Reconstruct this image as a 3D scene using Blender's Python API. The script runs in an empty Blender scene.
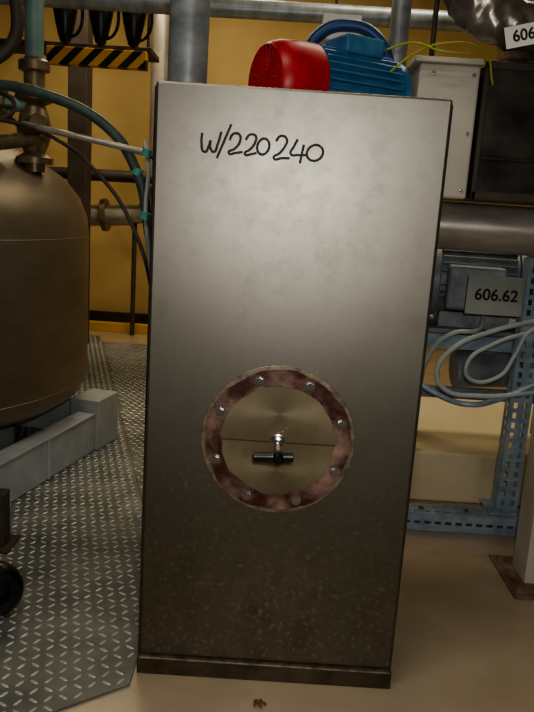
import bpy, bmesh, math, random
from mathutils import Vector, Matrix
random.seed(4)
S=bpy.context.scene
COL=S.collection
try: S.view_settings.look='AgX - Medium High Contrast'
except Exception: pass
def lin(c):
    return tuple(((v/255)/12.92 if v/255<=.04045 else ((v/255+.055)/1.055)**2.4) for v in c)+(1,)
def mat(name,c1,c2=None,scale=5,rough=.5,metal=0,bump=0,bscale=60,stretch=(1,1,1),lo=.35,hi=.65,rvar=0.0,coat=0):
    m=bpy.data.materials.new(name); m.use_nodes=True
    N=m.node_tree.nodes; L=m.node_tree.links
    b=N['Principled BSDF']; b.inputs['Metallic'].default_value=metal; b.inputs['Roughness'].default_value=rough
    if coat: b.inputs['Coat Weight'].default_value=coat
    tc=N.new('ShaderNodeTexCoord'); mp=N.new('ShaderNodeMapping'); mp.inputs['Scale'].default_value=stretch
    L.new(tc.outputs['Object'],mp.inputs['Vector'])
    n=N.new('ShaderNodeTexNoise'); n.inputs['Scale'].default_value=scale; n.inputs['Detail'].default_value=6
    n.inputs['Roughness'].default_value=.6
    L.new(mp.outputs[0],n.inputs['Vector'])
    r=N.new('ShaderNodeValToRGB'); r.color_ramp.elements[0].position=lo; r.color_ramp.elements[1].position=hi
    r.color_ramp.elements[0].color=lin(c1); r.color_ramp.elements[1].color=lin(c2 or c1)
    L.new(n.outputs['Fac'],r.inputs['Fac']); L.new(r.outputs['Color'],b.inputs['Base Color'])
    if rvar:
        mr=N.new('ShaderNodeMapRange'); mr.inputs['To Min'].default_value=max(.05,rough-rvar); mr.inputs['To Max'].default_value=min(1,rough+rvar)
        L.new(n.outputs['Fac'],mr.inputs['Value']); L.new(mr.outputs[0],b.inputs['Roughness'])
    if bump:
        n2=N.new('ShaderNodeTexNoise'); n2.inputs['Scale'].default_value=bscale; n2.inputs['Detail'].default_value=4
        L.new(mp.outputs[0],n2.inputs['Vector'])
        bp=N.new('ShaderNodeBump'); bp.inputs['Strength'].default_value=bump; bp.inputs['Distance'].default_value=.01
        L.new(n2.outputs['Fac'],bp.inputs['Height']); L.new(bp.outputs[0],b.inputs['Normal'])
    return m

def door_steel():
    m=mat('cabinet_steel',(130,126,116),(142,138,128),3,rough=.42,metal=.94,bump=.03,bscale=2.2)
    N=m.node_tree.nodes; L=m.node_tree.links; b=N['Principled BSDF']
    base=b.inputs['Base Color'].links[0].from_socket
    tc=[n for n in N if n.type=='TEX_COORD'][0]
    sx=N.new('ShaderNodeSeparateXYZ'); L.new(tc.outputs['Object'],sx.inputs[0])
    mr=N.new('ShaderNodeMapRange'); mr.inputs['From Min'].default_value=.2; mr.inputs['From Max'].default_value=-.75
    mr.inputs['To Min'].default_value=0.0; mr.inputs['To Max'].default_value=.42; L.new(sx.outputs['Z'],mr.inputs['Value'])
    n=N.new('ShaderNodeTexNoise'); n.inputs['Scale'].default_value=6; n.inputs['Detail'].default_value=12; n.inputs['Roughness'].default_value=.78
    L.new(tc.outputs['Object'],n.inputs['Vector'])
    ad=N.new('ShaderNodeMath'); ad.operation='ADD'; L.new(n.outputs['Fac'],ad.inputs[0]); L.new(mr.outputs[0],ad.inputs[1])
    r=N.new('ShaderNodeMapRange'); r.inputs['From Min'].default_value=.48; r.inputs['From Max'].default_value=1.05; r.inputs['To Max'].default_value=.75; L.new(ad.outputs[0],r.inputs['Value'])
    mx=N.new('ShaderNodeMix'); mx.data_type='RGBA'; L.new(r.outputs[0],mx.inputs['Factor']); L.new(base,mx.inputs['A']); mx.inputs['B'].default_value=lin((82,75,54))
    n3=N.new('ShaderNodeTexNoise'); n3.inputs['Scale'].default_value=60; n3.inputs['Detail'].default_value=4; L.new(tc.outputs['Object'],n3.inputs['Vector'])
    r3=N.new('ShaderNodeMapRange'); r3.inputs['From Min'].default_value=.56; r3.inputs['From Max'].default_value=.72; r3.inputs['To Max'].default_value=.6; L.new(n3.outputs['Fac'],r3.inputs['Value'])
    m3=N.new('ShaderNodeMath'); m3.operation='MULTIPLY'; L.new(r3.outputs[0],m3.inputs[0]); L.new(r.outputs[0],m3.inputs[1])
    mx2=N.new('ShaderNodeMix'); mx2.data_type='RGBA'; L.new(m3.outputs[0],mx2.inputs['Factor']); L.new(mx.outputs['Result'],mx2.inputs['A']); mx2.inputs['B'].default_value=lin((190,180,150))
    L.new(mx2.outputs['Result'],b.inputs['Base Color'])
    rr=N.new('ShaderNodeMapRange'); rr.inputs['From Min'].default_value=.3; rr.inputs['From Max'].default_value=.7; rr.inputs['To Min'].default_value=.39; rr.inputs['To Max'].default_value=.48; L.new(n.outputs['Fac'],rr.inputs['Value']); L.new(rr.outputs[0],b.inputs['Roughness'])
    return m
def spun_disc():
    m=mat('disc_steel',(132,122,98),(150,140,114),6,rough=.46,metal=.8)
    N=m.node_tree.nodes; L=m.node_tree.links; b=N['Principled BSDF']
    b.inputs['Anisotropic'].default_value=.3
    t=N.new('ShaderNodeTangent'); t.direction_type='RADIAL'; t.axis='Y'; L.new(t.outputs[0],b.inputs['Tangent'])
    return m
M={}
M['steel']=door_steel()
M['steel_dark']=mat('cabinet_edge_steel',(70,72,78),(100,100,104),6,rough=.4,metal=.8)
M['plinth']=mat('plinth_steel',(66,58,44),(96,86,68),12,rough=.45,metal=.6)
M['rust']=mat('rusty_ring',(70,34,28),(170,142,124),9,rough=.6,metal=.3,bump=.25,lo=.42,hi=.74)
M['ringedge']=mat('gasket_ring',(110,98,84),(165,150,130),30,rough=.45,metal=.7)
M['disc']=spun_disc()
M['chrome']=mat('bright_steel',(205,205,205),(170,170,170),10,rough=.22,metal=.95)
M['black']=mat('black_plastic',(14,14,16),(24,24,26),20,rough=.35)
M['ink']=mat('marker_ink',(6,6,9),rough=.6)
M['floor']=mat('resin_floor',(160,144,118),(176,160,134),2.2,rough=.26,rvar=.08,bump=.03,bscale=18,coat=.2)
M['plate']=mat('checker_plate_steel',(92,96,92),(128,130,124),5,rough=.5,metal=.3,rvar=.1)
M['dash']=mat('checker_dash_steel',(175,178,172),(200,202,196),9,rough=.42,metal=.3)
M['tank']=mat('tank_steel',(120,108,90),(144,132,112),1.6,rough=.48,metal=.6,stretch=(1,1,3),rvar=.06,bump=.02)
M['frame']=mat('grey_sheet_frame',(158,164,166),(178,182,182),6,rough=.5,metal=.1)
M['wall']=mat('yellow_wall',(198,168,108),(212,184,126),1.2,rough=.7,bump=.05)
M['ceil']=mat('ceiling_paint',(150,140,116),(160,150,124),1.2,rough=.8)
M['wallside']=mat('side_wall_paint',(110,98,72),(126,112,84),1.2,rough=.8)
M['galv']=mat('galvanised_pipe',(140,148,150),(176,182,184),7,rough=.4,metal=.35,stretch=(1,1,2))
M['pipe']=mat('stainless_pipe',(160,152,142),(192,184,172),5,rough=.36,metal=.45,stretch=(4,1,1))
M['strut']=mat('galvanised_strut',(130,150,166),(168,184,196),14,rough=.45,metal=.2)
M['red']=mat('red_cowl',(170,24,32),(196,44,48),10,rough=.4)
M['blue']=mat('blue_motor',(50,100,142),(80,134,172),8,rough=.45,metal=.05)
M['bluehose']=mat('blue_hose',(30,60,110),(42,80,136),8,rough=.4)
M['beige']=mat('beige_panel',(186,180,164),(204,198,182),3,rough=.5)
M['darkbox']=mat('dark_duct_steel',(50,48,45),(92,86,78),4,rough=.32,metal=.6,bump=.15,bscale=5)
M['foil']=mat('foil_duct',(110,104,94),(160,152,140),9,rough=.3,metal=.65,bump=.5,bscale=9)
M['tag']=mat('tag_white',(214,212,200),(226,224,214),4,rough=.5)
M['taggrey']=mat('tag_grey',(136,140,134),(154,158,150),4,rough=.5)
M['motor']=mat('grey_cast_motor',(110,118,124),(150,158,160),8,rough=.5,metal=.1)
M['concrete']=mat('plinth_paint',(208,192,156),(220,206,172),2,rough=.55)
M['cable']=mat('grey_cable',(160,168,168),(180,188,186),6,rough=.45)
M['dhose']=mat('dark_green_hose',(56,74,66),(78,94,84),10,rough=.5)
M['teal']=mat('turquoise_tie',(60,140,130),(80,160,148),10,rough=.5)
M['palegreen']=mat('pale_green_pipe',(106,134,128),(130,156,148),8,rough=.5,metal=.1)
M['brass']=mat('aged_brass',(104,88,66),(140,124,96),12,rough=.4,metal=.4)
M['darkpost']=mat('dark_column_paint',(58,50,42),(74,64,54),6,rough=.6)
M['post']=mat('white_post_paint',(176,172,156),(196,192,176),4,rough=.5)
M['orange']=mat('yellow_orange_paint',(190,146,64),(206,160,76),4,rough=.5)
M['wire']=mat('yellow_green_wire',(150,160,50),(170,180,60),10,rough=.5)
M['leaf']=mat('debris_brown',(96,60,40),(130,84,56),30,rough=.8)
M['rustplate']=mat('rusty_base_plate',(96,62,44),(150,128,108),11,rough=.7,metal=.1,bump=.2)

def hazard():
    m=bpy.data.materials.new('hazard_stripes'); m.use_nodes=True
    N=m.node_tree.nodes; L=m.node_tree.links; b=N['Principled BSDF']; b.inputs['Roughness'].default_value=.5
    tc=N.new('ShaderNodeTexCoord'); s=N.new('ShaderNodeSeparateXYZ'); L.new(tc.outputs['Object'],s.inputs[0])
    a=N.new('ShaderNodeMath'); a.operation='SUBTRACT'; L.new(s.outputs['X'],a.inputs[0]); L.new(s.outputs['Z'],a.inputs[1])
    d=N.new('ShaderNodeMath'); d.operation='MULTIPLY'; d.inputs[1].default_value=6.5; L.new(a.outputs[0],d.inputs[0])
    f=N.new('ShaderNodeMath'); f.operation='FRACT'; L.new(d.outputs[0],f.inputs[0])
    g=N.new('ShaderNodeMath'); g.operation='GREATER_THAN'; g.inputs[1].default_value=.5; L.new(f.outputs[0],g.inputs[0])
    mx=N.new('ShaderNodeMix'); mx.data_type='RGBA'; mx.inputs['A'].default_value=lin((225,170,70)); mx.inputs['B'].default_value=lin((20,18,16))
    L.new(g.outputs[0],mx.inputs['Factor']); L.new(mx.outputs['Result'],b.inputs['Base Color'])
    return m
M['hazard']=hazard()

def empty(name,loc=(0,0,0),rotz=0):
    e=bpy.data.objects.new(name,None); COL.objects.link(e); e.location=loc; e.rotation_euler=(0,0,rotz); e.empty_display_size=.1; return e
def fin(name,me,m,parent=None,loc=(0,0,0),rot=(0,0,0),smooth=False):
    o=bpy.data.objects.new(name,me); COL.objects.link(o); o.location=loc; o.rotation_euler=rot
    if m is not None: me.materials.append(m)
    if parent: o.parent=parent
    if smooth:
        for p in me.polygons: p.use_smooth=True
        try: me.set_sharp_from_angle(angle=math.radians(40))
        except Exception: pass
    return o
def box(name,lo,hi,m,parent=None,bev=0.004,rot=(0,0,0)):
    c=[(a+b)/2 for a,b in zip(lo,hi)]; s=[(b-a) for a,b in zip(lo,hi)]
    bm=bmesh.new(); bmesh.ops.create_cube(bm,size=1)
    for v in bm.verts: v.co=Vector((v.co.x*s[0],v.co.y*s[1],v.co.z*s[2]))
    if bev: bmesh.ops.bevel(bm,geom=bm.edges[:],offset=min(bev,min(s)*.4),segments=2,affect='EDGES',profile=.5)
    me=bpy.data.meshes.new(name); bm.to_mesh(me); bm.free()
    return fin(name,me,m,parent,c,rot)
def lathe(name,prof,m,parent=None,loc=(0,0,0),rot=(0,0,0),seg=64,close=False):
    vs=[];fs=[];n=len(prof)
    for i in range(seg):
        a=2*math.pi*i/seg
        for r,z in prof: vs.append((max(r,1e-4)*math.cos(a),max(r,1e-4)*math.sin(a),z))
    for i in range(seg):
        j=(i+1)%seg
        for k in range(n-1 if not close else n):
            k2=(k+1)%n
            fs.append((i*n+k,j*n+k,j*n+k2,i*n+k2))
    me=bpy.data.meshes.new(name); me.from_pydata(vs,[],fs); me.update()
    bm=bmesh.new(); bm.from_mesh(me); bmesh.ops.recalc_face_normals(bm,faces=bm.faces[:]); bm.to_mesh(me); bm.free()
    return fin(name,me,m,parent,loc,rot,True)
def cyl(name,p0,p1,r,m,parent=None,seg=32,r2=None,bev=True):
    p0=Vector(p0);p1=Vector(p1);d=p1-p0;h=d.length; r2=r if r2 is None else r2
    e=min(.004,r*.2,h*.2)
    o=lathe(name,[(0,0),(r-e,0),(r,e),(r2,h-e),(r2-e,h),(0,h)],m,parent,seg=seg)
    o.rotation_mode='QUATERNION'; o.rotation_quaternion=Vector((0,0,1)).rotation_difference(d.normalized()); o.location=p0
    return o
def tube(name,pts,r,m,parent=None,smooth=True,loc=(0,0,0),cyc=False,res=8):
    cu=bpy.data.curves.new(name,'CURVE'); cu.dimensions='3D'; cu.bevel_depth=r; cu.bevel_resolution=4; cu.use_fill_caps=True; cu.resolution_u=res
    if smooth:
        s=cu.splines.new('BEZIER'); s.bezier_points.add(len(pts)-1)
        for b,p in zip(s.bezier_points,pts): b.co=p; b.handle_left_type=b.handle_right_type='AUTO'
    else:
        s=cu.splines.new('POLY'); s.points.add(len(pts)-1)
        for b,p in zip(s.points,pts): b.co=(*p,1)
    s.use_cyclic_u=cyc
    o=bpy.data.objects.new(name,cu); COL.objects.link(o); cu.materials.append(m); o.location=loc
    if parent: o.parent=parent
    return o
def text(name,body,size,loc,m,parent=None,rot=(math.pi/2,0,0)):
    cu=bpy.data.curves.new(name,'FONT'); cu.body=body; cu.size=size; cu.extrude=.0008; cu.align_x='CENTER'; cu.align_y='CENTER'; cu.offset=size*.02
    o=bpy.data.objects.new(name,cu); COL.objects.link(o); cu.materials.append(m); o.location=loc; o.rotation_euler=rot
    if parent: o.parent=parent
    return o
def hexbolt(name,loc,r,m,parent,rot=(math.pi/2,0,0)):
    bm=bmesh.new()
    bmesh.ops.create_cone(bm,segments=24,radius1=r*1.35,radius2=r*1.35,depth=r*.3,cap_ends=True)
    g=bmesh.ops.create_cone(bm,segments=6,radius1=r,radius2=r*.93,depth=r*.9,cap_ends=True)
    bmesh.ops.translate(bm,verts=g['verts'],vec=(0,0,r*.55))
    me=bpy.data.meshes.new(name); bm.to_mesh(me); bm.free()
    return fin(name,me,m,parent,loc,rot)

# ---------------- room ----------------
X0,X1,Y0,Y1,ZC=-4.5,4.5,-4,8.6,4.4
box('floor',(X0,Y0,-.1),(X1,Y1,0),M['floor'],bev=0)
box('wall_back',(X0,Y1,0),(X1,Y1+.1,ZC),M['wall'],bev=0)
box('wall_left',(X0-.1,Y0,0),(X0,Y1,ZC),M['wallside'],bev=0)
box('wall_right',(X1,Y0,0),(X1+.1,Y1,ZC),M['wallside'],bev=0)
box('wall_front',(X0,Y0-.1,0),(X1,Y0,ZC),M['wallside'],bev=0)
box('ceiling',(X0,Y0,ZC),(X1,Y1,ZC+.1),M['ceil'],bev=0)
box('baseboard_back',(X0,Y1-.04,0),(X1,Y1,.12),M['darkpost'])

# ---------------- cabinet ----------------
cab=empty('steel_cabinet',(0,0,0))
box('body',(-.356,2.078,.0),(.467,2.46,1.797),M['steel_dark'],cab,.008)
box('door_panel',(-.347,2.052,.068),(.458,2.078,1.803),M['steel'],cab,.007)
box('plinth_kick',(-.352,2.045,.0),(.462,2.078,.058),M['plinth'],cab,.004)
box('plinth_lip',(-.345,2.041,.056),(.456,2.078,.062),M['ringedge'],cab,.002)
FC=Vector((.0485,2.052,.807))
R90=(math.pi/2,0,0)
def annulus(name,r0,r1,t,m,dy=0):
    return lathe(name,[(r0,0),(r0,t-.001),(r0+.001,t),(r1-.001,t),(r1,t-.001),(r1,0)],m,cab,(FC.x,FC.y-dy,FC.z),R90,96,True)
annulus('gasket_ring',.2,.229,.0035,M['ringedge'])
def irregular(name,r0,r1,t,m):
    n=180; V=[];F=[]
    for i in range(n):
        a=2*math.pi*i/n
        w0=r0+.0022*math.sin(7*a+1)+.0016*math.sin(17*a); w1=r1+.0022*math.sin(5*a)+.0018*math.sin(13*a+2)+random.uniform(-.0006,.0006)
        for r,z in ((w0,0),(w0,t),(w1,t),(w1,0)): V.append((r*math.cos(a),r*math.sin(a),z))
    for i in range(n):
        j=(i+1)%n
        for k in range(4): F.append((i*4+k,j*4+k,j*4+(k+1)%4,i*4+(k+1)%4))
    me=bpy.data.meshes.new(name); me.from_pydata(V,[],F); me.update()
    bm=bmesh.new(); bm.from_mesh(me); bmesh.ops.recalc_face_normals(bm,faces=bm.faces[:]); bm.to_mesh(me); bm.free()
    return fin(name,me,m,cab,FC,R90)
irregular('rusty_flange_ring',.170,.217,.008,M['rust'])
for nm,s in (('hatch_half_upper',1),('hatch_half_lower',-1)):
    bm=bmesh.new(); n=48; r=.173; g=.0025
    vs=[bm.verts.new((r*math.cos(math.pi*i/n),0,s*max(r*math.sin(math.pi*i/n),g))) for i in range(n+1)]
    f=bm.faces.new(vs); e=bmesh.ops.extrude_face_region(bm,geom=[f])
    bmesh.ops.translate(bm,verts=[v for v in e['geom'] if isinstance(v,bmesh.types.BMVert)],vec=(0,-(.0065 if s>0 else .0035),0))
    bmesh.ops.recalc_face_normals(bm,faces=bm.faces[:])
    me=bpy.data.meshes.new(nm); bm.to_mesh(me); bm.free(); fin(nm,me,M['disc'],cab,(FC.x,FC.y,FC.z-.004))
box('seam_gap',(FC.x-.168,FC.y-.002,FC.z-.007),(FC.x+.168,FC.y-.0005,FC.z-.001),M['darkpost'],cab,0)
for k in range(8):
    a=math.radians(20+45*k)
    hexbolt('flange_bolt_%d'%(k+1),(FC.x+.194*math.cos(a),FC.y-.0095,FC.z+.194*math.sin(a)),.0115,M['chrome'],cab)
lathe('shaft_collar',[(0,0),(.022,0),(.022,.004),(.017,.006),(.017,.02),(.011,.022),(.011,.05),(.009,.052),(.009,.12),(0,.12)],M['chrome'],cab,(FC.x,FC.y-.004,FC.z),R90,40)
hy=FC.y-.15
lathe('handle_hub',[(0,0),(.014,0),(.017,.004),(.017,.03),(.012,.036),(0,.036)],M['black'],cab,(FC.x,hy+.02,FC.z),R90,32)
bm=bmesh.new(); n=24; prof=[(-.056,.007),(-.054,.014),(-.03,.0145),(-.012,.0165),(.012,.0165),(.03,.0145),(.054,.014),(.056,.007)]
rings=[]
for x,r in prof: rings.append([bm.verts.new((x,r*.8*math.cos(2*math.pi*i/n),r*math.sin(2*math.pi*i/n))) for i in range(n)])
for a,b in zip(rings,rings[1:]):
    for i in range(n): bm.faces.new((a[i],a[(i+1)%n],b[(i+1)%n],b[i]))
bm.faces.new(rings[0]);bm.faces.new(rings[-1]); bmesh.ops.recalc_face_normals(bm,faces=bm.faces[:])
me=bpy.data.meshes.new('t_handle'); bm.to_mesh(me); bm.free(); fin('t_handle',me,M['black'],cab,(FC.x-.012,hy,FC.z),(0,math.radians(-3),0),True)
def tp(p):
    px,py=p; a=px-200; b=py-150
    return (-.2215+a*.00275+b*.00018,0,1.628-b*.0028+a*.00017)
def ell(cx,cy,rx,ry,tilt=0,n=20):
    return [(cx+rx*math.cos(t)+tilt*math.sin(t),cy+ry*math.sin(t)) for t in [-.9-2*math.pi*i/n for i in range(n+1)]]
strokes=[[(203,134),(202,143),(205,152),(209,147),(211,141)],[(211,141),(211,149),(214,152),(218,145),(222,133)],[(232,126),(217,158)],
 [(230,141),(234,135),(240,136),(240,143),(235,149),(229,153),(236,153),(243,152)],
 [(246,141),(250,136),(256,137),(255,144),(250,150),(245,154),(252,154),(257,153)],
 ell(263.5,147,6,7.5,-1),
 [(276,142),(281,137),(287,140),(285,147),(280,153),(274,158),(282,158),(290,158)],
 [(298,140),(294,147),(291,154),(298,155),(306,155)],[(304,145),(302,154),(300,163)],
 ell(315,153,8,7.5,-1)]
mk=empty('handwritten_marking'); mk.parent=cab
for i,s in enumerate(strokes):
    o=tube('pen_stroke_%d'%(i+1),[tp(p) for p in s],.0036,M['ink'],mk,True,(0,2.0517,0)); o.scale=(1,.12,1)

# ---------------- checker plates ----------------
th=math.radians(16)
def inpoly(p,poly):
    c=False; n=len(poly)
    for i in range(n):
        x1,y1=poly[i];x2,y2=poly[(i+1)%n]
        if (y1>p[1])!=(y2>p[1]) and p[0]<(x2-x1)*(p[1]-y1)/(y2-y1)+x1: c=not c
    return c
def checker(name,poly,t=.008,pitch=.043,flip=0,ang=0):
    e=empty(name)
    bm=bmesh.new(); vs=[bm.verts.new((x,y,.0)) for x,y in poly]; f=bm.faces.new(vs)
    g=bmesh.ops.extrude_face_region(bm,geom=[f]); bmesh.ops.translate(bm,verts=[v for v in g['geom'] if isinstance(v,bmesh.types.BMVert)],vec=(0,0,t))
    bmesh.ops.recalc_face_normals(bm,faces=bm.faces[:])
    me=bpy.data.meshes.new('plate_sheet'); bm.to_mesh(me); bm.free(); fin('plate_sheet',me,M['plate'],e)
    V=[];F=[]
    t2=th+ang; A=Vector((math.cos(t2),math.sin(t2)));B=Vector((-math.sin(t2),math.cos(t2)))
    for i in range(-160,160):
        for j in range(-60,260):
            c=A*(i*pitch)+B*(j*pitch)
            if c.x<-2.0 or not inpoly(c,poly): continue
            s=1 if (i+j+flip)%2 else -1
            d=(A+B*s).normalized(); q=Vector((-d.y,d.x)); Lh=pitch*.44; W=pitch*.13
            if not (inpoly(c+d*Lh,poly) and inpoly(c-d*Lh,poly)): continue
            b=len(V)
            for (u,w,z) in [(-1,0,0),(-.45,-1,0),(.45,-1,0),(1,0,0),(.45,1,0),(-.45,1,0),(-.5,0,1),(.5,0,1)]:
                p=c+d*(Lh*u)+q*(W*w); V.append((p.x,p.y,t+z*.0028-.0002))
            F+=[(b,b+1,b+6),(b+1,b+2,b+7,b+6),(b+2,b+3,b+7),(b+3,b+4,b+7),(b+4,b+5,b+6,b+7),(b+5,b,b+6)]
    me=bpy.data.meshes.new('raised_dashes'); me.from_pydata(V,[],F); me.update(); fin('raised_dashes',me,M['dash'],e)
sl=lambda y:-.625-(y-3.52)*.289
checker('checker_plate',[(-.362,1.98),(-.54,1.85),(-1.5,1.12),(-3.9,1.12),(-3.9,7.6),(sl(7.6)-.004,7.6),(sl(2.7)-.004,2.7),(-.362,2.6)])
checker('checker_plate',[(sl(2.9)+.004,2.9),(-.51,3.25),(-.62,4.5),(-1.05,7.3),(sl(7.3)+.004,7.3)],flip=1,ang=.35)
box('yellow_kerb',(-2.6,7.9,0),(-.9,8.0,.1),M['orange'])

# ---------------- tank ----------------
T0=Vector((-2.13,3.9,0))
tank=empty('steel_tank',T0)
lathe('vessel',[(0,.25),(.5,.262),(.8,.285),(.98,.33),(1.07,.39),(1.1,.47),(1.1,1.26),(1.09,1.36),(1.05,1.46),(.97,1.56),(.82,1.66),(.6,1.75),(.3,1.81),(0,1.83)],M['tank'],tank,seg=128)
for z in (.47,1.26): lathe('weld_seam',[(1.098,z-.004),(1.102,z),(1.098,z+.004)],M['tank'],tank,seg=128)
lathe('manway_neck',[(0,1.8),(.2,1.79),(.2,1.9),(.24,1.9),(.24,1.93),(.0,1.95)],M['pipe'],tank)
fr=empty('support_frame',Vector((-.925,4.28,0))-T0,math.radians(-14.1)); fr.parent=tank
FZ=.0112
box('side_beam',(-.03,-2.3,FZ),(0,.0,.24),M['frame'],fr)
box('side_beam_flange',(-.10,-2.3,.228),(0.01,.0,.242),M['frame'],fr)
box('end_beam',(-1.6,-.03,FZ),(0.0,0,.24),M['frame'],fr)
box('corner_box',(-.16,-.24,FZ),(.02,.02,.31),M['frame'],fr)
box('front_beam',(-1.6,-2.3,FZ),(0,-2.27,.24),M['frame'],fr)
for i,y in enumerate((-.75,-1.3,-1.9)): box('gusset_%d'%(i+1),(-.02,y,FZ),(.012,y+.012,.235),M['frame'],fr)
for i,(x,y) in enumerate(((-.5,-.5),(-1.3,-1.9),(-.5,-1.9),(-1.3,-.5))): box('saddle_%d'%(i+1),(x-.08,y-.08,FZ),(x+.08,y+.08,.31),M['frame'],fr)

va=empty('valve_assembly',-T0); va.parent=tank
vx,vy=-1.22,3.7
cyl('riser_pipe',(vx,vy,2.0),(vx,vy,3.2),.045,M['palegreen'],va)
lathe('valve_body',[(0,1.58),(.05,1.58),(.05,1.62),(.09,1.62),(.09,1.65),(.05,1.67),(.07,1.72),(.085,1.78),(.07,1.85),(.05,1.9),(.09,1.92),(.09,1.95),(.05,1.96),(.05,2.05),(.075,2.06),(.075,2.1),(.045,2.12),(0,2.12)],M['brass'],va,(vx,vy,0))
cyl('side_branch',(vx-.5,vy-.1,1.9),(vx,vy,1.9),.04,M['palegreen'],va)
cyl('side_branch_flange',(vx-.16,vy-.03,1.9),(vx-.13,vy-.025,1.9),.075,M['brass'],va)
cyl('actuator',(vx+.02,vy-.12,1.79),(vx+.1,vy-.25,1.8),.04,M['brass'],va)
cyl('side_outlet',(vx-.2,vy-.2,1.68),(vx+.05,vy-.02,1.75),.035,M['brass'],va)
lathe('hand_wheel',[(.07,-.008),(.085,-.008),(.085,.008),(.07,.008)],M['darkpost'],va,(vx-.09,vy-.25,1.86),(.9,.3,0),32,True)
cyl('hand_wheel_spoke',(vx-.165,vy-.25,1.86),(vx-.015,vy-.25,1.86),.007,M['darkpost'],va)
cyl('hand_wheel_stem',(vx-.09,vy-.25,1.86),(vx-.07,vy-.05,1.80),.012,M['brass'],va)
tube('elbow_pipe',[(vx-.6,vy-.3,2.05),(vx-.3,vy-.25,2.03),(vx-.05,vy-.2,2.12),(vx-.02,vy-.2,2.4),(vx-.05,vy-.2,3.2)],.03,M['darkpost'],va)
tube('sample_line',[(vx,vy,1.80),(-.93,2.93,1.728),(-.505,2.85,1.654),(-.3,2.75,1.60),(-.28,2.7,1.2),(-.28,2.7,.02)],.012,M['pipe'],va)

hs=empty('rubber_hose')
tube('hose',[(-1.9,3.3,1.84),(-1.3,3.1,1.90),(-.95,3.0,1.865),(-.69,3.0,1.75),(-.57,3.0,1.578),(-.52,3.0,1.36),(-.45,2.98,1.0),(-.42,2.98,.4),(-.40,2.98,.02)],.021,M['dhose'],hs)
tube('second_hose',[(-1.9,3.2,1.70),(-1.2,3.0,1.76),(-.9,2.95,1.70),(-.66,2.9,1.52),(-.58,2.9,1.40),(-.50,2.9,1.2),(-.42,2.92,.5),(-.40,2.92,.02)],.008,M['darkpost'],hs)
tube('thin_hose',[(-.52,2.86,1.70),(-.50,2.84,1.60),(-.505,2.83,1.45),(-.49,2.83,1.3),(-.43,2.83,.9),(-.40,2.85,.02)],.008,M['cable'],hs)
for i,(x,y,z) in enumerate(((-.573,3.0,1.59),(-.505,2.85,1.655),(-.502,2.83,1.42))):
    lathe('cable_tie_%d'%(i+1),[(.013,-.014),(.024,-.014),(.024,.014),(.013,.014)],M['teal'],hs,(x,y,z),(0,.3,0),24,True)

# ---------------- background left ----------------
box('steel_column',(-2.0,7.0,0),(-1.82,7.2,ZC),M['darkpost'],bev=.01)
hz=empty('hazard_beam',(-1.42,6.0,2.54))
box('beam',(-.45,-.05,-.07),(.33,.05,.06),M['hazard'],hz)
box('shelf_bracket',(-1.2,0,.06),(.36,.4,.10),M['darkpost'],hz)
for sx in (-.4,.3): cyl('hanger_rod_%d'%(1 if sx<0 else 2),(sx,.2,.1),(sx,.2,1.86),.012,M['darkpost'],hz)
for i,px in enumerate((-1.62,-1.36,-1.12)):
    g=empty('spray_nozzle_gun',(px,5.6,2.57)); g.scale=(1.25,1.25,1.2)
    lathe('gun_body',[(0,-.02),(.03,0),(.045,.05),(.06,.12),(.075,.2),(.05,.27),(.028,.3),(.028,.5),(.04,.52),(.04,.58),(.0,.6)],M['black'],g,seg=32)
    tube('trigger',[(0,-.02,.3),(.08,-.04,.26),(.11,-.04,.16),(.08,-.02,.05),(.02,0,.02)],.009,M['black'],g)
    tube('supply_hose',[(0,0,.55),(.0,.0,.9),(0.02,0,1.3),(0,0,1.51)],.02,M['black'],g)
pr=empty('process_pipework')
cyl('lower_pipe',(-2.6,7.8,1.22),(-1.55,7.8,1.30),.11,M['pipe'],pr)
tube('elbow',[(-1.6,7.8,1.3),(-1.40,7.8,1.34),(-1.30,7.8,1.5),(-1.28,7.8,1.8),(-1.28,7.8,3.4),(-1.28,8.0,4.38)],.10,M['pipe'],pr)
cyl('pipe_flange',(-1.85,7.8,1.28),(-1.79,7.8,1.285),.17,M['brass'],pr)
cyl('upper_pipe',(-4.4,7.6,1.66),(-.5,7.6,1.70),.06,M['darkpost'],pr)
cyl('drain_pipe',(-2.2,7.8,1.24),(-2.2,7.8,0),.05,M['brass'],pr)
cyl('support_stand',(-1.5,7.8,0),(-1.5,7.8,1.3),.025,M['darkpost'],pr)
cyl('support_stand_b',(-.6,7.6,0),(-.6,7.6,1.7),.03,M['darkpost'],pr)

# ---------------- background centre ----------------
vp=empty('vertical_duct_pipe')
cyl('pipe_run',(-.41,3.2,0),(-.41,3.2,ZC),.083,M['galv'],vp)
lathe('pipe_collar',[(.082,1.75),(.1,1.75),(.1,1.78),(.082,1.78)],M['galv'],vp,(-.41,3.2,0))
op=empty('overhead_pipe')
cyl('pipe_run',(-4.4,5.0,2.70),(4.4,5.0,2.74),.06,M['galv'],op)
for i,x in enumerate((-.95,.3,1.6)): cyl('pipe_hanger_%d'%(i+1),(x,5.0,2.7),(x,5.0,ZC),.01,M['darkpost'],op)

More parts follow.
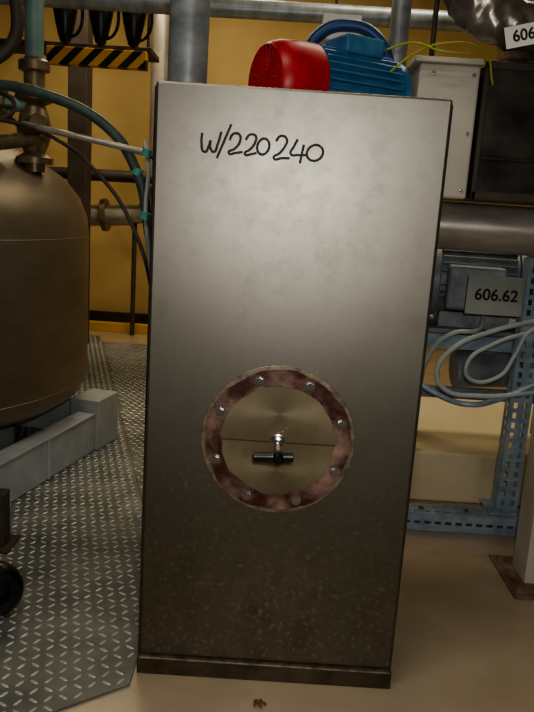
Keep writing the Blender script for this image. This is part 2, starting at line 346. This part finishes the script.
def motor(name,loc,rotz,r,L,body,cowl,cowlL):
    e=empty(name,loc,rotz)
    RY=(0,math.pi/2,0)
    lathe('stator_body',[(0,0),(r*.75,0),(r*.86,.01),(r*.86,L-.01),(r*.7,L),(0,L)],body,e,(0,0,0),RY,64)
    n=30
    for i in range(n):
        a=2*math.pi*i/n
        bm=bmesh.new(); bmesh.ops.create_cube(bm,size=1)
        for v in bm.verts: v.co=Vector((v.co.x*(L-.05)+L/2,v.co.y*.006,v.co.z*r*.22+r*.91))
        bmesh.ops.rotate(bm,verts=bm.verts[:],cent=(0,0,0),matrix=Matrix.Rotation(a,3,'X'))
        me=bpy.data.meshes.new('fin'); bm.to_mesh(me); bm.free(); fin('cooling_fin_%d'%(i+1),me,body,e)
    lathe('fan_cowl',[(r*.80,-cowlL),(r*.90,-cowlL+.012),(r*.97,-cowlL+.05),(r*1.02,-cowlL*.4),(r*1.02,.015),(r*.99,.02),(r*.99,0)],cowl,e,(0,0,0),RY,64)
    lathe('fan_cowl_back',[(0,-cowlL+.01),(r*.80,-cowlL+.01)],M['black'],e,(0,0,0),RY,48)
    for k in range(1,9):
        q=r*.8*k/8
        lathe('grille_ring_%d'%k,[(q-.004,-cowlL-.003),(q+.004,-cowlL-.003),(q+.004,-cowlL+.003),(q-.004,-cowlL+.003)],cowl,e,(0,0,0),RY,48,True)
    for k in range(12):
        a=math.pi*k/12
        cyl('grille_bar_%d'%(k+1),(-cowlL,-r*.8*math.cos(a),-r*.8*math.sin(a)),(-cowlL,r*.8*math.cos(a),r*.8*math.sin(a)),.004,cowl,e,8)
    lathe('end_shield',[(0,L-.005),(r*.95,L-.005),(r*.95,L+.02),(r*.5,L+.04),(r*.2,L+.045),(r*.2,L+.055),(0,L+.055)],body,e,(0,0,0),RY,48)
    return e
m1=motor('blue_electric_motor',(.075,2.97,1.955),math.radians(30),.155,.40,M['blue'],M['red'],.175)
box('terminal_box',(.12,-.10,.13),(.30,.06,.20),M['blue'],m1,.008)
box('foot_left',(.05,-.13,-.18),(.32,-.08,-.1),M['blue'],m1)
box('foot_right',(.05,.08,-.18),(.32,.13,-.1),M['blue'],m1)
ms=empty('motor_stand')
box('base_plate',(-.05,2.75,1.75),(.48,3.28,1.775),M['frame'],ms)
for i,(x,y) in enumerate(((-.02,2.78),(.43,2.78),(-.02,3.25),(.43,3.25))): box('leg_%d'%(i+1),(x-.02,y-.02,0),(x+.02,y+.02,1.752),M['frame'],ms)
bh=empty('blue_hose')
tube('hose_arc',[(.07,3.50,0.02),(.07,3.50,1.9),(.09,3.50,2.16),(.15,3.50,2.27),(.27,3.50,2.31),(.40,3.50,2.27),(.47,3.50,2.15),(.48,3.50,1.9),(.48,3.50,.02)],.028,M['bluehose'],bh)
cb=empty('grey_junction_box')
box('box',(.16,3.6,2.27),(.34,3.75,2.38),M['tag'],cb)
cyl('stem',(.25,3.68,2.27),(.25,3.68,0),.025,M['galv'],cb)
cyl('diagonal_conduit',(.56,3.9,0),(.56,3.9,ZC),.05,M['galv'],empty('conduit_pipe'))

# ---------------- right side ----------------
lb=empty('beige_equipment_housing')
box('panel',(.525,3.0,1.565),(.765,3.5,2.075),M['beige'],lb,.01)
box('lid',(.50,2.97,2.075),(.767,3.52,2.095),M['beige'],lb,.004)
for i,(x,z) in enumerate(((.74,1.60),(.74,1.82),(.74,2.04),(.58,1.6),(.58,2.04))): hexbolt('panel_screw_%d'%(i+1),(x,2.998,z),.006,M['chrome'],lb)
cyl('ceiling_hanger',(.64,3.40,2.09),(.64,3.40,ZC),.012,M['darkpost'],lb)
db=empty('dark_duct_housing')
box('housing',(.775,2.965,1.565),(1.75,3.5,2.085),M['darkbox'],db,.012)
box('rim_top',(.772,2.955,2.06),(1.75,2.975,2.09),M['darkpost'],db)
box('rim_bottom',(.772,2.955,1.565),(1.75,2.975,1.60),M['darkpost'],db)
box('rim_left',(.772,2.955,1.565),(.79,2.975,2.09),M['darkpost'],db)
box('stiffener',(.80,2.955,1.72),(1.7,2.975,1.735),M['darkbox'],db)
cyl('ceiling_hanger',(1.5,3.25,2.08),(1.5,3.25,ZC),.012,M['darkpost'],db)

sp=empty('stainless_pipe')
cyl('pipe_run',(.50,3.30,1.455),(1.9,3.16,1.445),.106,M['pipe'],sp,64)
box('pipe_support',(1.55,3.15,0),(1.61,3.21,1.36),M['frame'],sp)

def crinkle(name,path,r,m,parent,seg=40,sub=14):
    pts=[Vector(p) for p in path]; P=[]
    n=len(pts)
    for i in range(n-1):
        p0=pts[max(i-1,0)];p1=pts[i];p2=pts[i+1];p3=pts[min(i+2,n-1)]
        for k in range(sub):
            t=k/sub
            P.append(.5*((2*p1)+(-p0+p2)*t+(2*p0-5*p1+4*p2-p3)*t*t+(-p0+3*p1-3*p2+p3)*t**3))
    P.append(pts[-1]); V=[];F=[]
    a=Vector((1,0,0))
    for i,p in enumerate(P):
        d=(P[min(i+1,len(P)-1)]-P[max(i-1,0)]).normalized(); a=(a-d*a.dot(d)).normalized(); b=d.cross(a)
        for j in range(seg):
            an=2*math.pi*j/seg
            rr=r*(1+.06*math.sin(3*an+i*.35)+.04*math.sin(5*an-i*.9)+.025*math.sin(i*1.7+2*an)+random.uniform(-.006,.006))
            V.append(p+a*(rr*math.cos(an))+b*(rr*math.sin(an)))
    for i in range(len(P)-1):
        for j in range(seg):
            k=(j+1)%seg; F.append((i*seg+j,i*seg+k,(i+1)*seg+k,(i+1)*seg+j))
    me=bpy.data.meshes.new(name); me.from_pydata(V,[],F); me.update(); o=fin(name,me,m,parent)
    for q in me.polygons: q.use_smooth=True
    return o
fd=empty('foil_duct')
crinkle('duct_elbow',[(.56,2.9,3.2),(.58,2.85,2.7),(.595,2.82,2.40),(.65,2.79,2.26),(.76,2.78,2.19),(.91,2.84,2.20),(.98,3.0,2.21),(.98,3.3,2.21)],.09,M['foil'],fd)
lathe('clamp_band',[(.092,-.012),(.1,-.012),(.1,.012),(.092,.012)],M['chrome'],fd,(.59,2.835,2.52),(0,0,0),40,True)

t1=empty('equipment_tag',(.81,2.64,2.115)); t1.rotation_euler=(0,math.radians(-14),0)
box('tag_plate',(-.07,-.002,-.035),(.12,.002,.035),M['tag'],t1,.001)
text('tag_lettering','606.61',.052,(.025,-.003,0),M['ink'],t1)
tube('tag_wire',[(.02,.002,.03),(.02,.03,.06),(.02,.055,.07)],.002,M['chrome'],t1)
wr=empty('earth_wire')
tube('wire',[(.40,2.93,2.02),(.50,2.93,2.10),(.60,2.9,2.13),(.75,2.92,2.11),(.80,2.94,2.0)],.004,M['wire'],wr)
tube('wire_b',[(.38,2.93,2.10),(.48,2.93,2.13),(.58,2.9,2.10),(.70,2.95,2.105)],.004,M['wire'],wr)

m2=motor('grey_electric_motor',(.86,3.85,1.17),math.radians(-8),.19,.42,M['motor'],M['motor'],.14)
box('terminal_box',(.05,-.27,-.13),(.33,-.15,.09),M['motor'],m2,.015)
box('foot',(.03,-.18,-.23),(.38,.18,-.15),M['motor'],m2)
cyl('gear_flange',(.47,-.02,0),(.50,-.02,0),.21,M['motor'],m2)
cyl('gearbox',(.5,0,0),(.72,0,0),.17,M['motor'],m2)
t2=empty('equipment_tag',(1.025,3.30,1.152))
box('tag_plate',(-.13,-.002,-.09),(.13,.002,.09),M['taggrey'],t2,.001)
text('tag_lettering','606.62',.074,(0.005,-.003,0),M['ink'],t2)
box('tag_bracket',(-.04,.002,-.02),(.04,.225,.0),M['motor'],t2)
mf=empty('motor_base_frame')
box('top_plate',(.72,3.6,.915),(1.65,4.1,.94),M['motor'],mf)
box('front_rail',(.72,3.58,.84),(1.65,3.62,.915),M['strut'],mf)
for i,(x,y) in enumerate(((.76,3.68),(1.6,3.68),(.76,4.05),(1.6,4.05))): box('leg_%d'%(i+1),(x-.03,y-.03,.28),(x+.03,y+.03,.916),M['motor'],mf)
box('cross_rail',(.76,3.67,.56),(1.6,3.70,.62),M['motor'],mf)
cyl('coupling_housing',(1.0,3.78,.70),(1.35,3.78,.72),.10,M['motor'],mf)
box('coupling_hanger',(1.1,3.74,.75),(1.25,3.82,.917),M['motor'],mf)
box('concrete_plinth',(.67,3.62,0),(2.6,5.1,.28),M['concrete'],bev=.015)

def perf(name,w,h,m,parent,loc,rot=(0,0,0),pitch=.05,hw=.014,hh=.03,t=.003,cols=1):
    xs=[-w/2]
    for c in range(cols):
        cx=-w/2+w*(c+.5)/cols; xs+= [cx-hw/2,cx+hw/2]
    xs.append(w/2)
    n=int(h/pitch); zs=[0]
    for i in range(n): zs+=[i*pitch+(pitch-hh)/2,i*pitch+(pitch+hh)/2]
    zs.append(h)
    bm=bmesh.new(); g=[[bm.verts.new((x,0,z)) for z in zs] for x in xs]
    for i in range(len(xs)-1):
        for j in range(len(zs)-1):
            if i%2==1 and j%2==1: continue
            bm.faces.new((g[i][j],g[i+1][j],g[i+1][j+1],g[i][j+1]))
    me=bpy.data.meshes.new(name); bm.to_mesh(me); bm.free()
    o=fin(name,me,m,parent,loc,rot); s=o.modifiers.new('s','SOLIDIFY'); s.thickness=t; s.offset=0; return o
st=empty('perforated_steel_stand')
UH=1.33; UX=1.235
perf('upright_front',.10,UH,M['strut'],st,(UX,3.36,0.0),cols=2,hw=.018,hh=.028)
perf('upright_side_left',.08,UH,M['strut'],st,(UX-.05,3.40,0.0),(0,0,math.pi/2),cols=1)
perf('upright_side_right',.08,UH,M['strut'],st,(UX+.05,3.40,0.0),(0,0,math.pi/2),cols=1)
perf('foot_rail_front',.085,.62,M['strut'],st,(.70,3.25,.0445),cols=1).rotation_euler=(0,math.pi/2,0)
o=perf('foot_rail_top',.12,.62,M['strut'],st,(.70,3.31,.088),cols=2); o.rotation_euler=Matrix(((0,0,1),(1,0,0),(0,1,0))).to_euler()
box('foot_rail_web',(.70,3.36,.0),(1.32,3.37,.088),M['strut'],st)
box('foot_plate',(1.13,3.29,.088),(1.30,3.47,.098),M['strut'],st)
for i,(x,y) in enumerate(((.80,3.31),(1.02,3.31))): hexbolt('rail_bolt_%d'%(i+1),(x,y,.095),.012,M['chrome'],st,(0,0,0))

cbm=empty('grey_cable_bundle')
tube('cable_a',[(1.45,3.3,1.12),(1.25,3.28,1.06),(1.02,3.27,.99),(.86,3.28,.90),(.80,3.3,.78),(.84,3.3,.70),(1.0,3.28,.68),(1.3,3.28,.72),(1.6,3.3,.75)],.012,M['cable'],cbm)
tube('cable_b',[(1.45,3.33,1.08),(1.22,3.29,1.00),(1.04,3.28,.93),(.93,3.28,.83),(.95,3.28,.76),(1.08,3.27,.78),(1.14,3.27,.88),(1.2,3.28,1.0),(1.5,3.3,1.1)],.010,M['cable'],cbm)
tube('cable_c',[(.60,3.5,.90),(.72,3.45,.72),(.85,3.4,.64),(1.0,3.38,.61),(1.10,3.31,.66),(1.3,3.28,.78),(1.5,3.3,.9)],.014,M['strut'],cbm)
tube('cable_d',[(1.05,3.52,1.03),(1.0,3.42,.97),(.88,3.4,.95),(.80,3.45,.85),(.78,3.54,.6),(.78,3.54,.02)],.011,M['cable'],cbm)

wp=empty('white_steel_post')
box('column',(1.135,2.77,.012),(1.30,2.93,ZC),M['post'],wp,.004)
box('base_plate',(1.06,2.66,0),(1.38,3.02,.012),M['rustplate'],wp,.003)
for i,(x,y) in enumerate(((1.095,2.71),(1.33,2.71),(1.095,2.97))): hexbolt('anchor_bolt_%d'%(i+1),(x,y,.014),.016,M['rustplate'],wp,(0,0,0))

# ---------------- left foreground ----------------
cw=empty('rubber_wheel',(-.905,2.30,.111),math.radians(20))
lathe('tyre',[(.055,-.03),(.085,-.035),(.096,-.025),(.1,0),(.096,.025),(.085,.035),(.055,.03)],M['black'],cw,(0,0,0),R90,48,True)
lathe('hub',[(0,-.02),(.02,-.024),(.05,-.012),(.056,-.018),(.056,.018),(.05,.012),(.02,.024),(0,.02)],M['black'],cw,(0,0,0),R90,40)
cyl('axle',(0,.26,0),(0,-.03,0),.012,M['darkpost'],cw)
bl=empty('dark_steel_leg')
box('upright',(-1.13,2.78,.018),(-1.05,2.86,.25),M['darkpost'],bl,.006)
box('foot',(-1.16,2.74,.0112),(-1.02,2.90,.02),M['darkpost'],bl,.002)
lf=empty('dry_debris',(.045,1.93,0))
for i in range(5):
    a=i*1.25; tube('flake_%d'%i,[(0,0,.006),(.010*math.cos(a),.010*math.sin(a),.012),(.020*math.cos(a),.014*math.sin(a),.005)],.004,M['leaf'],lf)

# ---------------- camera ----------------
f=720.; H=1.49; th_=math.atan(f/3451); ph=math.atan(223/3444)
X=Vector((1,0,0)); D=Vector((0,-math.sin(th_),-math.cos(th_))); Fw=Vector((0,math.cos(th_),-math.sin(th_)))
eu=X*math.cos(ph)-D*math.sin(ph); ev=X*math.sin(ph)+D*math.cos(ph)
cd=bpy.data.cameras.new('camera'); cam=bpy.data.objects.new('camera',cd); COL.objects.link(cam)
cd.sensor_fit='VERTICAL'; cd.sensor_height=36; cd.lens=f/712*36; cd.clip_start=.05
up=-ev; bk=-Fw
mm=Matrix(((eu.x,up.x,bk.x,0),(eu.y,up.y,bk.y,0),(eu.z,up.z,bk.z,H),(0,0,0,1))); cam.matrix_world=mm
S.camera=cam
# ---------------- lights ----------------
def light(name,kind,loc,energy,color=(1,1,1),size=.1,sy=None,tgt=None):
    l=bpy.data.lights.new(name,kind); l.energy=energy; l.color=color
    if kind=='AREA':
        l.size=size
        if sy: l.shape='RECTANGLE'; l.size_y=sy
    else: l.shadow_soft_size=size
    if kind=='SPOT': l.spot_size=math.radians(100); l.spot_blend=.6
    o=bpy.data.objects.new(name,l); COL.objects.link(o); o.location=loc
    if tgt: o.rotation_euler=(Vector(tgt)-Vector(loc)).to_track_quat('-Z','Y').to_euler()
    return o
light('camera_flash','SPOT',(.06,-.03,1.60),72,(1,.97,.93),.03,None,(.1,2.06,1.15))
light('ceiling_fill','AREA',(-1.2,6.3,4.2),78,(1,.84,.58),2.2,.5,(-1.2,6.3,0))
light('ceiling_fill','AREA',(1.2,4.6,4.2),40,(1,.88,.68),1.6,.4,(1.2,4.6,0))
light('ceiling_fill','AREA',(-.8,.9,4.2),34,(1,.92,.8),1.6,.4,(-.8,.9,0))  # unseen fill light added overhead to brighten the tank and floor
light('door_highlight_light','AREA',(1.0,-2.2,2.0),10,(1,.97,.92),.35,.35,(.3,2,1.6))  # added area light without fixture, makes the highlight on the upper right door
w=bpy.data.worlds.new('world'); S.world=w; w.use_nodes=True; w.node_tree.nodes['Background'].inputs[0].default_value=(.6,.55,.45,1); w.node_tree.nodes['Background'].inputs[1].default_value=.1
